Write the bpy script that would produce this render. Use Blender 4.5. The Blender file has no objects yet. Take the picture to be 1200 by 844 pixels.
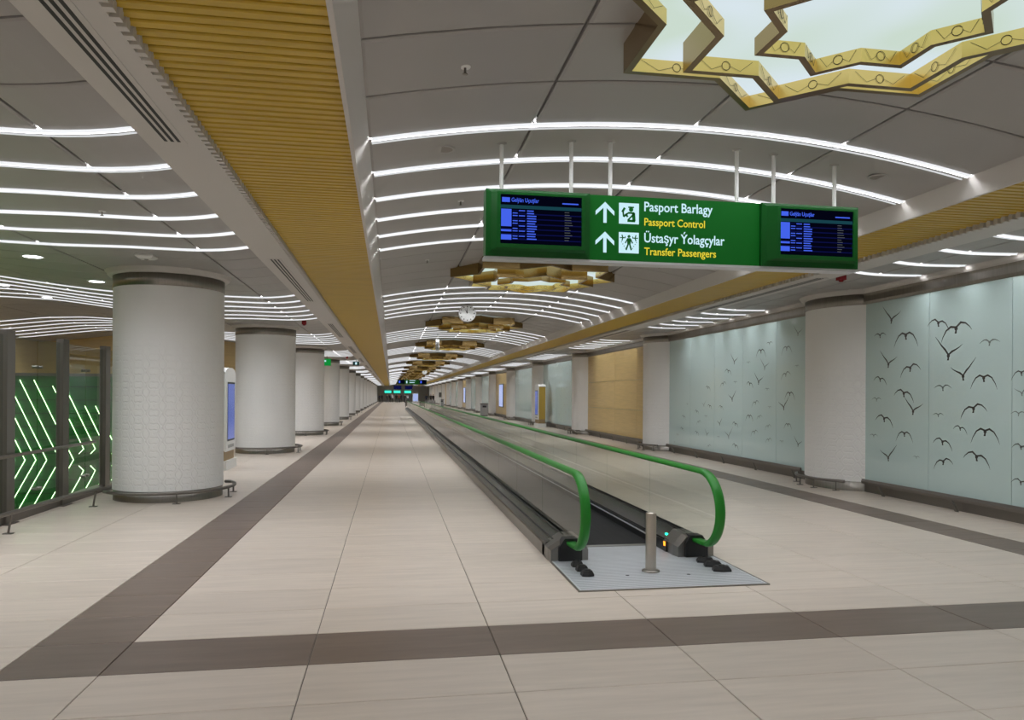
import bpy, math, random
import numpy as np
R = math.radians
random.seed(7)
scene = bpy.context.scene
COL = scene.collection

# ------------------------------------------------------------------ camera, world, exposure
H_EYE = 1.674
cd = bpy.data.cameras.new('camera'); cam = bpy.data.objects.new('camera', cd); COL.objects.link(cam)
cd.sensor_fit = 'HORIZONTAL'; cd.sensor_width = 36.0; cd.lens = 36.0*860/1200
cd.shift_y = (463-422)/1200; cd.clip_start = .05; cd.clip_end = 400
cam.location = (0, 0, H_EYE)
from mathutils import Matrix, Vector
cam.matrix_world = (Matrix.Translation((0, 0, H_EYE)) @ Matrix.Rotation(R(-9.38), 4, 'Z') @ Matrix.Rotation(R(90), 4, 'X')
                    @ Matrix.Rotation(R(.35), 4, 'Z'))
scene.camera = cam
w = bpy.data.worlds.new('world'); scene.world = w; w.use_nodes = True
w.node_tree.nodes['Background'].inputs[0].default_value = (.9, .95, 1, 1)
w.node_tree.nodes['Background'].inputs[1].default_value = .02
scene.view_settings.view_transform = 'Standard'; scene.view_settings.look = 'None'
scene.view_settings.gamma = 1; scene.view_settings.use_curve_mapping = False
scene.view_settings.exposure = 0.10
L_LINE = 56.0      # luminance of the ceiling light lines
L_STAR = .92       # luminance of the star stretch ceilings

# ------------------------------------------------------------------ key dimensions (metres)
XC = 2.47                      # hall axis
BAY = 9.26
Y0 = 3.40                      # centre of the first star
def cy(b): return Y0+BAY*b     # star / column rows
LIGHT0, LSTEP = 5.82, .885     # first light line of a group, pitch of the lines
Y_MIN, Y_MAX = -14.0, 168.0
NB = 17                        # bays
XW = 8.30                      # wall with the glass panels

# ------------------------------------------------------------------ materials
MATS = {}
def nd(nt, t, **kw):
    n = nt.nodes.new(t)
    for k, v in kw.items():
        if k.startswith('i_'): n.inputs[k[2:].replace('_', ' ')].default_value = v
        elif k[0] == 'n' and k[1:].isdigit(): n.inputs[int(k[1:])].default_value = v
        else: setattr(n, k, v)
    return n
def mat(name, col, rough=.5, metal=0., emit=None, es=1., noise=None, bump=None, spec=.5, coat=0.):
    if name in MATS: return MATS[name]
    m = bpy.data.materials.new(name); m.use_nodes = True; nt = m.node_tree
    b = nt.nodes['Principled BSDF']
    b.inputs['Base Color'].default_value = (*col, 1); b.inputs['Roughness'].default_value = rough
    b.inputs['Metallic'].default_value = metal; b.inputs['Specular IOR Level'].default_value = spec
    b.inputs['Coat Weight'].default_value = coat
    if emit: b.inputs['Emission Color'].default_value = (*emit, 1); b.inputs['Emission Strength'].default_value = es
    m['p'] = 1
    if noise:      # noise = (scale xyz, amount, detail): slight colour variation
        sc, amt, det = noise
        tc = nd(nt, 'ShaderNodeTexCoord'); mp = nd(nt, 'ShaderNodeMapping'); mp.inputs['Scale'].default_value = sc
        oi = nd(nt, 'ShaderNodeObjectInfo'); ad = nd(nt, 'ShaderNodeVectorMath', operation='MULTIPLY_ADD')
        ad.inputs[1].default_value = (37, 51, 23)
        nt.links.new(oi.outputs['Random'], ad.inputs[0]); nt.links.new(mp.outputs[0], ad.inputs[2])
        nt.links.new(tc.outputs['Object'], mp.inputs[0])
        no = nd(nt, 'ShaderNodeTexNoise', i_Scale=1., i_Detail=det, i_Roughness=.6); nt.links.new(ad.outputs[0], no.inputs['Vector'])
        ra = nd(nt, 'ShaderNodeMapRange'); ra.inputs['To Min'].default_value = 1-amt; ra.inputs['To Max'].default_value = 1+amt
        ra.inputs['From Min'].default_value = .25; ra.inputs['From Max'].default_value = .75
        nt.links.new(no.outputs['Fac'], ra.inputs['Value'])
        o2 = nd(nt, 'ShaderNodeMapRange'); o2.inputs['To Min'].default_value = 1-amt*.35; o2.inputs['To Max'].default_value = 1+amt*.35
        nt.links.new(oi.outputs['Random'], o2.inputs['Value'])
        mu = nd(nt, 'ShaderNodeMath', operation='MULTIPLY'); nt.links.new(ra.outputs[0], mu.inputs[0]); nt.links.new(o2.outputs[0], mu.inputs[1])
        vm = nd(nt, 'ShaderNodeVectorMath', operation='SCALE'); vm.inputs[0].default_value = col
        nt.links.new(mu.outputs[0], vm.inputs['Scale']); nt.links.new(vm.outputs[0], b.inputs['Base Color'])
        if bump:
            bp = nd(nt, 'ShaderNodeBump', i_Strength=bump, i_Distance=.01)
            nt.links.new(no.outputs['Fac'], bp.inputs['Height']); nt.links.new(bp.outputs[0], b.inputs['Normal'])
    MATS[name] = m
    return m
def emis(name, col, s):
    m = bpy.data.materials.new(name); m.use_nodes = True; nt = m.node_tree
    nt.nodes.remove(nt.nodes['Principled BSDF']); e = nd(nt, 'ShaderNodeEmission'); e.inputs[0].default_value = (*col, 1); e.inputs[1].default_value = s
    nt.links.new(e.outputs[0], nt.nodes['Material Output'].inputs[0]); MATS[name] = m
    return m
def glass(name, tint, refl=1.0, rough=.0, ior=1.5):
    # thin architectural pane: mirror reflection by Fresnel on the outer faces, tinted see-through otherwise
    m = bpy.data.materials.new(name); m.use_nodes = True; nt = m.node_tree
    nt.nodes.remove(nt.nodes['Principled BSDF'])
    tr = nd(nt, 'ShaderNodeBsdfTransparent'); tr.inputs[0].default_value = (*tint, 1)
    gl = nd(nt, 'ShaderNodeBsdfGlossy'); gl.inputs['Roughness'].default_value = rough
    fr = nd(nt, 'ShaderNodeFresnel', i_IOR=ior); ge = nd(nt, 'ShaderNodeNewGeometry')
    inv = nd(nt, 'ShaderNodeMath', operation='SUBTRACT'); inv.inputs[0].default_value = 1; nt.links.new(ge.outputs['Backfacing'], inv.inputs[1])
    mu = nd(nt, 'ShaderNodeMath', operation='MULTIPLY'); nt.links.new(fr.outputs[0], mu.inputs[0]); nt.links.new(inv.outputs[0], mu.inputs[1])
    m2 = nd(nt, 'ShaderNodeMath', operation='MULTIPLY', use_clamp=True); nt.links.new(mu.outputs[0], m2.inputs[0]); m2.inputs[1].default_value = refl
    mx = nd(nt, 'ShaderNodeMixShader'); nt.links.new(m2.outputs[0], mx.inputs[0]); nt.links.new(tr.outputs[0], mx.inputs[1]); nt.links.new(gl.outputs[0], mx.inputs[2])
    nt.links.new(mx.outputs[0], nt.nodes['Material Output'].inputs[0]); MATS[name] = m
    return m
CEIL = mat('ceiling_paint', (.375, .362, .35), .45, noise=((.6, .6, .6), .05, 2), spec=.3)
CEILB = mat('ceiling_backing', (.22, .21, .2), .6)
BEAM = mat('beam_paint', (.55, .525, .50), .5, spec=.3)
TILE = mat('floor_tile', (.580, .505, .435), .33, spec=.36, noise=((1.3, 14, 1), .10, 4))
TILED = mat('floor_band_tile', (.165, .122, .098), .36, spec=.38, noise=((1.3, 10, 1), .18, 4))
GROUT = mat('grout', (.16, .14, .12), .8)
SLAT = mat('golden_wood', (.52, .345, .026), .42, noise=((1.5, 30, 30), .10, 3))
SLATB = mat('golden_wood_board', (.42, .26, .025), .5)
WOOD = mat('oak_panel', (.56, .405, .17), .30, noise=((1, 1.2, 22), .13, 5), coat=.1)
STEEL = mat('brushed_steel', (.27, .25, .225), .36, 1., noise=((40, 40, 2), .10, 2))
DSTEEL = mat('dark_steel', (.20, .185, .17), .38, .9)
ALU = mat('aluminium', (.66, .68, .71), .42, .55, noise=((1, 60, 1), .10, 2))
DECK2 = mat('walkway_dark_deck', (.13, .125, .118), .2, 1.)
DECK = mat('walkway_deck_steel', (.25, .24, .225), .34, 1.)
BLACK = mat('black_rubber', (.012, .012, .013), .45)
BELT = mat('walkway_belt', (.035, .035, .037), .55, .3, noise=((60, .8, 1), .3, 2))
GREENR = mat('green_handrail', (.014, .19, .016), .36, spec=.3)
SIGNG = mat('sign_green', (.004, .10, .012), .45, emit=(.01, .2, .02), es=.12, spec=.15)
SIGND = mat('sign_green_bezel', (.005, .085, .012), .4, spec=.2)
WHITE = mat('white_enamel', (.72, .72, .70), .4)
GOLD = mat('polished_brass', (.36, .245, .10), .2, 1.)  # outer star faces: brown reflection painted into the brass colour
BRONZE = mat('bronze_edge', (.25, .175, .095), .3, 1.)  # same brass, its dark reflection painted into the bottom edges
GOLDI = mat('brass_inner_lit', (.86, .63, .22), .28, .85)  # same brass in a brighter colour, painted for the lit inner faces
INK = mat('engraving_black', (.02, .018, .015), .5)
BLACKM = mat('matte_black', (.01, .01, .01), .6)
BIRD = mat('bird_print', (.055, .055, .05), .35)
BIRDF = mat('bird_print_faint', (.16, .19, .18), .35)
REDP = mat('red_plastic', (.16, .006, .008), .6, spec=.2)
GREYP = mat('grey_plastic', (.32, .32, .31), .5)
LINE = emis('light_line', (.95, .97, 1.0), L_LINE)
LSIDE = mat('light_side', (.12, .12, .12), .6, emit=(.95, .97, 1.0), es=.85); LIP = mat('light_lip', (.2, .2, .2), .5, emit=(.95, .97, 1.0), es=.55)
for _m in (LSIDE, LIP): _m.cycles.emission_sampling = 'NONE'
DOWN = emis('downlight_lens', (.95, .98, 1.0), 8)
GLASS = glass('balustrade_glass', (.92, .945, .92), 1.0)
PGLASS = glass('partition_glass', (.86, .90, .87), 1.2)
LED = emis('led_line', (.72, 1.0, .55), 7.0)
GWALL = mat('green_panel', (.015, .16, .03), .35, noise=((3, 3, 3), .25, 3))
TXTB = emis('text_pale_blue', (.55, .80, .88), 1.0)
TXTY = emis('text_yellow', (.85, .70, .05), .85)
SCRB = emis('screen_black', (.001, .0012, .006), 1.0)
SCRBL = emis('screen_blue', (.06, .13, .85), .9)
SCRBD = emis('screen_dim_blue', (.004, .006, .06), .8)
SCRG = emis('screen_grey_text', (.08, .09, .10), .9)
SCRT = emis('screen_teal_row', (.01, .06, .08), .8)
TEAL = emis('screen_teal', (.05, .75, .55), 1.2)
EXITG = emis('exit_sign_green', (.005, .25, .04), .9)
SKIN = mat('skin', (.42, .25, .17), .5)

def star_light():
    m = bpy.data.materials.new('star_stretch_ceiling'); m.use_nodes = True; nt = m.node_tree
    nt.nodes.remove(nt.nodes['Principled BSDF']); e = nd(nt, 'ShaderNodeEmission'); e.inputs[1].default_value = L_STAR
    tc = nd(nt, 'ShaderNodeTexCoord'); no = nd(nt, 'ShaderNodeTexNoise', i_Scale=1.3, i_Detail=1.)
    cr = nd(nt, 'ShaderNodeValToRGB'); cr.color_ramp.elements[0].color = (.60, .72, .63, 1); cr.color_ramp.elements[1].color = (.70, .80, .86, 1)
    cr.color_ramp.elements[0].position = .35; cr.color_ramp.elements[1].position = .65
    nt.links.new(tc.outputs['Object'], no.inputs['Vector']); nt.links.new(no.outputs['Fac'], cr.inputs[0]); nt.links.new(cr.outputs[0], e.inputs[0])
    nt.links.new(e.outputs[0], nt.nodes['Material Output'].inputs[0]); return m
STARL = star_light()

def column_mat():
    m = bpy.data.materials.new('embossed_white_column'); m.use_nodes = True; nt = m.node_tree; b = nt.nodes['Principled BSDF']
    b.inputs['Base Color'].default_value = (.80, .79, .775, 1); b.inputs['Roughness'].default_value = .5; b.inputs['Specular IOR Level'].default_value = .25
    tc = nd(nt, 'ShaderNodeTexCoord'); sp = nd(nt, 'ShaderNodeSeparateXYZ'); nt.links.new(tc.outputs['Object'], sp.inputs[0])
    def M(op, a, bb=None, c=None):
        n = nd(nt, 'ShaderNodeMath', operation=op)
        for i, q in enumerate((a, bb, c)):
            if q is None: continue
            if isinstance(q, (int, float)): n.inputs[i].default_value = q
            else: nt.links.new(q, n.inputs[i])
        return n.outputs[0]
    ang = M('ARCTAN2', sp.outputs['Y'], sp.outputs['X'])
    u = M('MULTIPLY', ang, 22.0); v = M('MULTIPLY', sp.outputs['Z'], 2*math.pi/.21)
    a = M('ADD', M('COSINE', u), M('COSINE', v))
    c = M('MULTIPLY', M('COSINE', M('ADD', u, v)), M('COSINE', M('SUBTRACT', u, v)))
    h = M('ABSOLUTE', M('SUBTRACT', M('ABSOLUTE', M('ADD', a, M('MULTIPLY', M('COSINE', M('MULTIPLY', u, 2.0)), .5))), .8))
    sm = nd(nt, 'ShaderNodeMapRange', interpolation_type='SMOOTHSTEP'); sm.inputs['From Min'].default_value = .18; sm.inputs['From Max'].default_value = .42
    nt.links.new(h, sm.inputs['Value'])
    mk = nd(nt, 'ShaderNodeMapRange', interpolation_type='SMOOTHSTEP'); mk.inputs['From Min'].default_value = 2.75; mk.inputs['From Max'].default_value = 1.7
    nt.links.new(sp.outputs['Z'], mk.inputs['Value'])
    bp = nd(nt, 'ShaderNodeBump', i_Distance=.010, i_Strength=.6)
    nt.links.new(M('MULTIPLY', sm.outputs[0], mk.outputs[0]), bp.inputs['Height']); nt.links.new(bp.outputs[0], b.inputs['Normal'])
    return m
COLM = column_mat()
GLW = mat('back_painted_glass', (.50, .625, .612), .045, spec=.45)
GLW2 = mat('back_painted_glass_b', (.43, .525, .51), .05, spec=.55)

# ------------------------------------------------------------------ mesh helpers
class MB:
    def __init__(s): s.v = []; s.f = []; s.m = []
    def q(s, pts, mi=0):
        n = len(s.v); s.v += [tuple(p) for p in pts]; s.f.append(tuple(range(n, n+len(pts)))); s.m.append(mi); return s
    def box(s, x0, x1, y0, y1, z0, z1, mi=0):
        n = len(s.v)
        s.v += [(x0, y0, z0), (x1, y0, z0), (x1, y1, z0), (x0, y1, z0), (x0, y0, z1), (x1, y0, z1), (x1, y1, z1), (x0, y1, z1)]
        for a in ((0, 3, 2, 1), (4, 5, 6, 7), (0, 1, 5, 4), (1, 2, 6, 5), (2, 3, 7, 6), (3, 0, 4, 7)):
            s.f.append(tuple(n+i for i in a)); s.m.append(mi)
        return s
    def loft(s, rings, closed=True, caps=True, mi=0, loop=False):
        n = len(s.v); k = len(rings[0])
        for r in rings: s.v += [tuple(p) for p in r]
        nr = len(rings)
        for i in range(nr if loop else nr-1):
            j = (i+1) % nr
            for a in range(k if closed else k-1):
                b = (a+1) % k
                s.f.append((n+i*k+a, n+i*k+b, n+j*k+b, n+j*k+a)); s.m.append(mi)
        if caps and closed and not loop:
            s.f.append(tuple(n+a for a in reversed(range(k)))); s.m.append(mi)
            s.f.append(tuple(n+(nr-1)*k+a for a in range(k))); s.m.append(mi)
        return s
    def tube(s, pts, r, seg=8, mi=0, loop=False):
        P = [Vector(p) for p in pts]; rings = []
        for i, p in enumerate(P):
            a = P[i-1] if (i > 0 or loop) else p; b = P[(i+1) % len(P)] if (i < len(P)-1 or loop) else p
            t = (b-a).normalized(); up = Vector((0, 0, 1)) if abs(t.z) < .9 else Vector((0, 1, 0))
            e1 = t.cross(up).normalized(); e2 = t.cross(e1)
            rings.append([p+e1*r*math.cos(2*math.pi*k/seg)+e2*r*math.sin(2*math.pi*k/seg) for k in range(seg)])
        return s.loft(rings, mi=mi, loop=loop)
    def lathe(s, prof, seg=48, a0=0, a1=2*math.pi, c=(0, 0), mi=0):
        full = abs(a1-a0-2*math.pi) < 1e-6; n = seg if full else seg+1
        rings = []
        for i in range(n):
            a = a0+(a1-a0)*i/seg
            rings.append([(c[0]+r*math.cos(a), c[1]+r*math.sin(a), z) for r, z in prof])
        return s.loft(rings, closed=False, caps=False, mi=mi, loop=full)
    def disc(s, c, r, seg=16, z=0, down=True, mi=0):
        a = [(c[0]+r*math.cos(2*math.pi*i/seg), c[1]+r*math.sin(2*math.pi*i/seg), z) for i in range(seg)]
        return s.q(a[::-1] if down else a, mi)
    def cyl(s, x, y, z0, z1, r, seg=16, mi=0):
        return s.loft([[(x+r*math.cos(2*math.pi*i/seg), y+r*math.sin(2*math.pi*i/seg), z) for i in range(seg)] for z in (z0, z1)], mi=mi)
    def sweepx(s, xs, zf, y0, y1, d0, d1, mi=0):
        return s.loft([[(x, y0, zf(x)+d0), (x, y1, zf(x)+d0), (x, y1, zf(x)+d1), (x, y0, zf(x)+d1)] for x in xs], mi=mi)
    def mesh(s, name, mats, smooth=False, off=(0, 0, 0)):
        me = bpy.data.meshes.new(name)
        v = [(a-off[0], b-off[1], c-off[2]) for a, b, c in s.v] if any(off) else s.v
        me.from_pydata(v, [], s.f)
        for m in (mats if isinstance(mats, (list, tuple)) else [mats]): me.materials.append(m)
        me.polygons.foreach_set('material_index', s.m)
        if smooth: me.polygons.foreach_set('use_smooth', [True]*len(s.f))
        me.update(); return me
    def build(s, name, mats, parent=None, smooth=False, loc=(0, 0, 0), off=(0, 0, 0)):
        return ob(name, s.mesh(name, mats, smooth, off), parent, loc)
def ob(name, me, parent=None, loc=(0, 0, 0), rz=0):
    o = bpy.data.objects.new(name, me); COL.objects.link(o); o.parent = parent; o.location = loc
    if rz: o.rotation_euler = (0, 0, rz)
    return o
def tag(o, label=None, cat=None, group=None, kind=None):
    if label: o['label'] = label
    if cat: o['category'] = cat
    if group: o['group'] = group
    if kind: o['kind'] = kind
    return o
def thing(name, label, cat, loc=(0, 0, 0), rz=0, group=None):
    return tag(ob(name, None, None, loc, rz), label, cat, group, 'thing')
def struct(o, label=None): o['kind'] = 'structure'; o['category'] = stemcat(o.name); o['label'] = label; return o
def stemcat(n): return n.split('.')[0].split('_')[0]
ORD = 'zeroth first second third fourth fifth sixth seventh eighth ninth tenth eleventh twelfth thirteenth fourteenth fifteenth sixteenth seventeenth eighteenth nineteenth'.split()
CACHE = {}
def cached(key, fn):
    if key not in CACHE: CACHE[key] = fn()
    return CACHE[key]
def lin(a, b, n): return [a+(b-a)*i/n for i in range(n+1)]
def smooth_by_angle(o): pass

# ------------------------------------------------------------------ ceiling profiles
VR, VE, VZ = 13.0, 2.66, 3.655
def zv(x):                                   # vault over the moving walkway
    d = x-XC; return VZ+(math.sqrt(VR*VR-d*d)-math.sqrt(VR*VR-VE*VE))
_o = np.array([4.1, 4.34, 4.57, 4.95, 5.3, 5.9, 6.67, 7.5, 8.0, 8.63, 9.3, 9.7, 10.5, 11.77, 12.9, 14.1, 15.3, 16.5])
_z = np.array([3.69, 3.64, 3.598, 3.57, 3.573, 3.585, 3.578, 3.60, 3.635, 3.705, 3.79, 3.845, 3.94, 3.995, 3.95, 3.81, 3.66, 3.58])
_xs = np.linspace(4.1, 16.5, 400); _zs = np.interp(_xs, _o, _z)
_k = np.ones(13)/13; _zs = np.convolve(np.pad(_zs, 6, mode='edge'), _k, 'valid')
def zs(x): return float(np.interp(abs(x-XC), _xs, _zs))

# ------------------------------------------------------------------ floor
LX = [-4.95, -4.705, -3.505, -2.305, -1.695, -.495, .705, 1.905, 3.105, 4.305, 5.505, 6.66, 7.25, XW]
YR0 = 4.675-.6*4
mb = MB(); mb.box(-4.95, XW+.6, Y_MIN, Y_MAX, -.25, -.008)
mb.box(-13.5, -4.95, 16.3, 32, -.25, -.008); mb.box(-13.5, -4.95, Y_MIN, 7.6, -.25, -.008)
floor = struct(mb.build('floor', GROUT), 'large beige stone tile floor with brown bands')
def tile_mesh(w, d, dark):
    def f():
        g = .0035; b = .004; m = MB(); x, y = w/2-g, d/2-g
        m.loft([[(-x, -y, -.02), (x, -y, -.02), (x, y, -.02), (-x, y, -.02)], [(-x, -y, -.002), (x, -y, -.002), (x, y, -.002), (-x, y, -.002)],
                [(-x+b, -y+b, 0), (x-b, -y+b, 0), (x-b, y-b, 0), (-x+b, y-b, 0)]])
        return m.mesh('tile', TILED if dark else TILE)
    return cached(('tile', round(w, 3), round(d, 3), dark), f)
far_l, far_d = MB(), MB(); n_tile = 0
j = -24
while True:
    ya = 4.675+.6*j; yb = ya+.6
    if ya > Y_MAX-.6: break
    for i in range(len(LX)-1):
        xa, xb = LX[i], LX[i+1]
        dark = (j == 0 and -2.4 < xa < 7.2) or (i in (3, 11) and j >= 0)
        if 3.0 < ya < 16.6 and n_tile < 300:
            tag(ob('tile', tile_mesh(xb-xa, .6, dark), floor, ((xa+xb)/2, (ya+yb)/2, 0)), 'brown border floor tile' if dark else None); n_tile += 1
        else:
            g = .0035
            (far_d if dark else far_l).box(xa+g, xb-g, ya+g, yb-g, -.02, 0)
    j += 1
tag(far_l.build('distant_tiles', TILE, floor), kind='stuff'); tag(far_d.build('distant_band_tiles', TILED, floor), kind='stuff')

# ------------------------------------------------------------------ vault ceiling and its panels
def rows(b):                                   # panel row limits of bay b (centre cy(b)), half a light group on each side
    c = cy(b)
    r = [c-2.42-LSTEP*k for k in (3, 2, 1)]+[c+.807*k for k in (-3, -2, -1, 0, 1, 2, 3)]+[c+2.42+LSTEP*k for k in (1, 2)]
    # the third row past the star belongs to the next bay's list (group of six lines shared by two bays)
    return r
def all_rows():
    out = []
    for b in range(-2, NB+1):
        c = cy(b)
        ys = [c+.807*k for k in (-3, -2, -1, 0, 1, 2, 3)]+[c+2.42+LSTEP*k for k in (1, 2, 3, 4, 5)]
        ys[6] = c+2.42
        for a, bb in zip(ys, ys[1:]+[cy(b+1)-2.42]): 
            if bb-a > .2: out.append((b, a, bb))
    return out
ROWS = all_rows()
def is_light(y):                               # is a row limit a light line?
    t = (y-LIGHT0) % BAY
    return min(abs(t-LSTEP*k) for k in range(6)) < .02 or abs(t-BAY) < .02
mb = MB(); xs = lin(XC-VE, XC+VE, 24)
mb.loft([[(x, y, zv(x)+.035) for x in xs]+[(x, y, zv(x)+.10) for x in xs[::-1]] for y in (Y_MIN, Y_MAX)])
ceil = struct(mb.build('ceiling', CEILB, smooth=False), 'grey vaulted metal panel ceiling above the moving walkway')
VJ = [XC-VE, XC-1.345, XC+.03, XC+1.385, XC+VE]
def panel_mesh(x0, x1, zf, d, key):
    def f():
        m = MB(); g = .012; n = max(4, int((x1-x0)/.16)); th = .034; b = .02; db = .008
        xs = lin(x0+g, x1-g, n); xi = lin(x0+g+b, x1-g-b, n)
        rings = [[(x, g, zf(x)+th) for x in xs], ]
        def ring(xl, y, dz): return [(x, y, zf(x)+dz) for x in xl]
        m.loft([ring(xs, g, th), ring(xs, g, db), ring(xi, g+b, 0), ring(xi, d-g-b, 0), ring(xs, d-g, db), ring(xs, d-g, th)], closed=False, caps=False)
        for e0, e1 in ((xs[0], xi[0]), (xs[-1], xi[-1])):
            m.q([(e0, g, zf(e0)+db), (e1, g+b, zf(e1)), (e1, d-g-b, zf(e1)), (e0, d-g, zf(e0)+db)])
            m.q([(e0, g, zf(e0)+th), (e0, g, zf(e0)+db), (e0, d-g, zf(e0)+db), (e0, d-g, zf(e0)+th)])
        return m.mesh('ceiling_panel', CEIL, False)
    return cached((key, round(x0, 3), round(d, 3)), f)
def merge(mb, me, dy):
    n = len(mb.v); mb.v += [(v.co.x, v.co.y+dy, v.co.z) for v in me.vertices]
    for p in me.polygons: mb.f.append(tuple(n+i for i in p.vertices)); mb.m.append(0)
def lay_panels(root, joints, zf, key, single):
    far = MB()
    for b, ya, yb in ROWS:
        for i in range(len(joints)-1):
            me = panel_mesh(joints[i], joints[i+1], zf, yb-ya, key)
            if single(b, i, ya): ob('ceiling_panel', me, root, (0, ya, 0))
            else: merge(far, me, ya)
    tag(far.build('distant_ceiling_panels', CEIL, root), kind='stuff')
lay_panels(ceil, VJ, zv, 'vault', lambda b, i, ya: 3.0 < ya < 58)

# side ceilings
mb = MB(); xl = [XC-o for o in lin(4.16, 15.9, 60)]
mb.loft([[(x, y, zs(x)+.036) for x in xl]+[(x, y, zs(x)+.1) for x in xl[::-1]] for y in (Y_MIN, 31.0)])
xl2 = [XC-o for o in lin(4.16, 7.4, 20)]
mb.loft([[(x, y, zs(x)+.036) for x in xl2]+[(x, y, zs(x)+.1) for x in xl2[::-1]] for y in (31.0, Y_MAX)])
ceil_l = struct(mb.build('ceiling_left', CEILB), 'wavy grey panel ceiling over the round columns')
SJ = [XC-4.18, -2.52, -4.45, -6.38, -8.31, -10.24, -12.17, -13.4]
SJ = SJ[::-1]
mb_far = MB()
for b, ya, yb in ROWS:
    for i in range(len(SJ)-1):
        x0, x1 = SJ[i], SJ[i+1]
        if ya > 31 and x1 < -4: continue
        me = panel_mesh(x0, x1, zs, yb-ya, 'sideL')
        near = (x1 > -4.4 and 3.5 < ya < 40) or (x1 > -4.5+.1 and 5 < ya < 31) or (x1 <= -4.4 and 8 < ya < 31)
        if near: ob('ceiling_panel', me, ceil_l, (0, ya, 0))
        else: merge(mb_far, me, ya)
tag(mb_far.build('distant_ceiling_panels', CEIL, ceil_l), kind='stuff')
mb = MB(); xr = [XC+o for o in lin(4.16, 5.8, 14)]
mb.loft([[(x, y, zs(x)+.036) for x in xr]+[(x, y, zs(x)+.1) for x in xr[::-1]] for y in (Y_MIN, Y_MAX)])
ceil_r = struct(mb.build('ceiling_right', CEILB), 'grey panel ceiling strip beside the bird glass wall')
lay_panels(ceil_r, [XC+4.18, 7.42, 8.22], zs, 'sideR', lambda b, i, ya: 3.0 < ya < 58)

# beams (soffits), sloped fascias and the slatted wood strips
for sgn, nm, side in ((-1, 'left', 'on the round column side'), (1, 'right', 'on the bird glass wall side')):
    X = lambda o: XC+sgn*o
    pr = [(3.83, 3.5), (4.24, 3.5), (4.24, 3.72), (4.20, 3.72), (4.20, 3.66), (3.83, 3.66)]
    mb = MB(); mb.loft([[(X(o), y, z) for o, z in pr] for y in (Y_MIN, Y_MAX)])
    struct(mb.build('trim_1' if sgn < 0 else 'trim_2', BEAM), 'pale grey soffit beam '+side)
    pr = [(2.78, 3.5), (2.75, 3.5), (2.65, VZ+.006), (2.64, VZ+.03), (2.66, VZ+.06), (2.78, VZ+.06)]
    mb = MB(); mb.loft([[(X(o), y, z) for o, z in pr] for y in (Y_MIN, Y_MAX)])
    struct(mb.build('trim_3' if sgn < 0 else 'trim_4', BEAM), 'sloped grey fascia along the vault edge '+side)
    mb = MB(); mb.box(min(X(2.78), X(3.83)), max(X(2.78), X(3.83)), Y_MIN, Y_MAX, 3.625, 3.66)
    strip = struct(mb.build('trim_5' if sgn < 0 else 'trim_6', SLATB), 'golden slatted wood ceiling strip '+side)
    def slat():
        m = MB(); hw = .525; m.loft([[(x, -.034, 3.63), (x, -.034, 3.560), (x, -.028, 3.552), (x, .028, 3.552), (x, .034, 3.560), (x, .034, 3.63)] for x in (-hw, hw)])
        return m.mesh('slat', SLAT)
    sm = cached('slat', slat); far = MB(); y = Y_MIN+.05; P = .094
    while y < Y_MAX-.1:
        if 3.4 < y < 22: ob('slat', sm, strip, (X(3.305), y, 0))
        else:
            n = len(far.v); far.v += [(v.co.x+X(3.305), v.co.y+y, v.co.z) for v in sm.vertices]
            for p in sm.polygons: far.f.append(tuple(n+i for i in p.vertices)); far.m.append(0)
        y += P
    tag(far.build('distant_slats', SLAT, strip), kind='stuff')
    tb = MB(); y = Y_MIN+.05+P/2; beam = bpy.data.objects['trim_1' if sgn < 0 else 'trim_2']; tm = cached('tooth', lambda: MB().box(-.024, .024, -.026, .026, 3.5, 3.575).mesh('comb_tooth', BEAM))
    while y < Y_MAX-.2:
        if 3.4 < y < 16: ob('comb_tooth', tm, beam, (X(3.806), y, 0))
        else: tb.box(min(X(3.782), X(3.83)), max(X(3.782), X(3.83)), y-.026, y+.026, 3.5, 3.575)
        y += P
    tag(tb.build('distant_comb_teeth', BEAM, beam), kind='stuff')
    # three-slot air diffusers in the beam
    for b in range(-1 if False else 0, NB):
        ya, yb = cy(b)-2.55, cy(b)+2.1
        where = f'{ORD[b+1]} in the soffit beam '+side
        t = thing('air_diffuser', 'three-slot air diffuser, '+where, 'air diffuser', (X(4.04), cy(b), 3.5), group='slot diffusers '+side)
        m = MB(); m.box(-.09, .09, -2.35, 2.3, -.004, .0)
        me = cached('diff_frame', lambda: m.mesh('diffuser_frame', BEAM)); ob('frame', me, t)
        def sl():
            q = MB(); q.box(-.011, .011, -2.3, 2.25, -.006, -.0035); return q.mesh('slot', BLACKM)
        for dx in (-.045, 0, .045): ob('slot', cached('diff_slot', sl), t, (dx, 0, 0))

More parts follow.
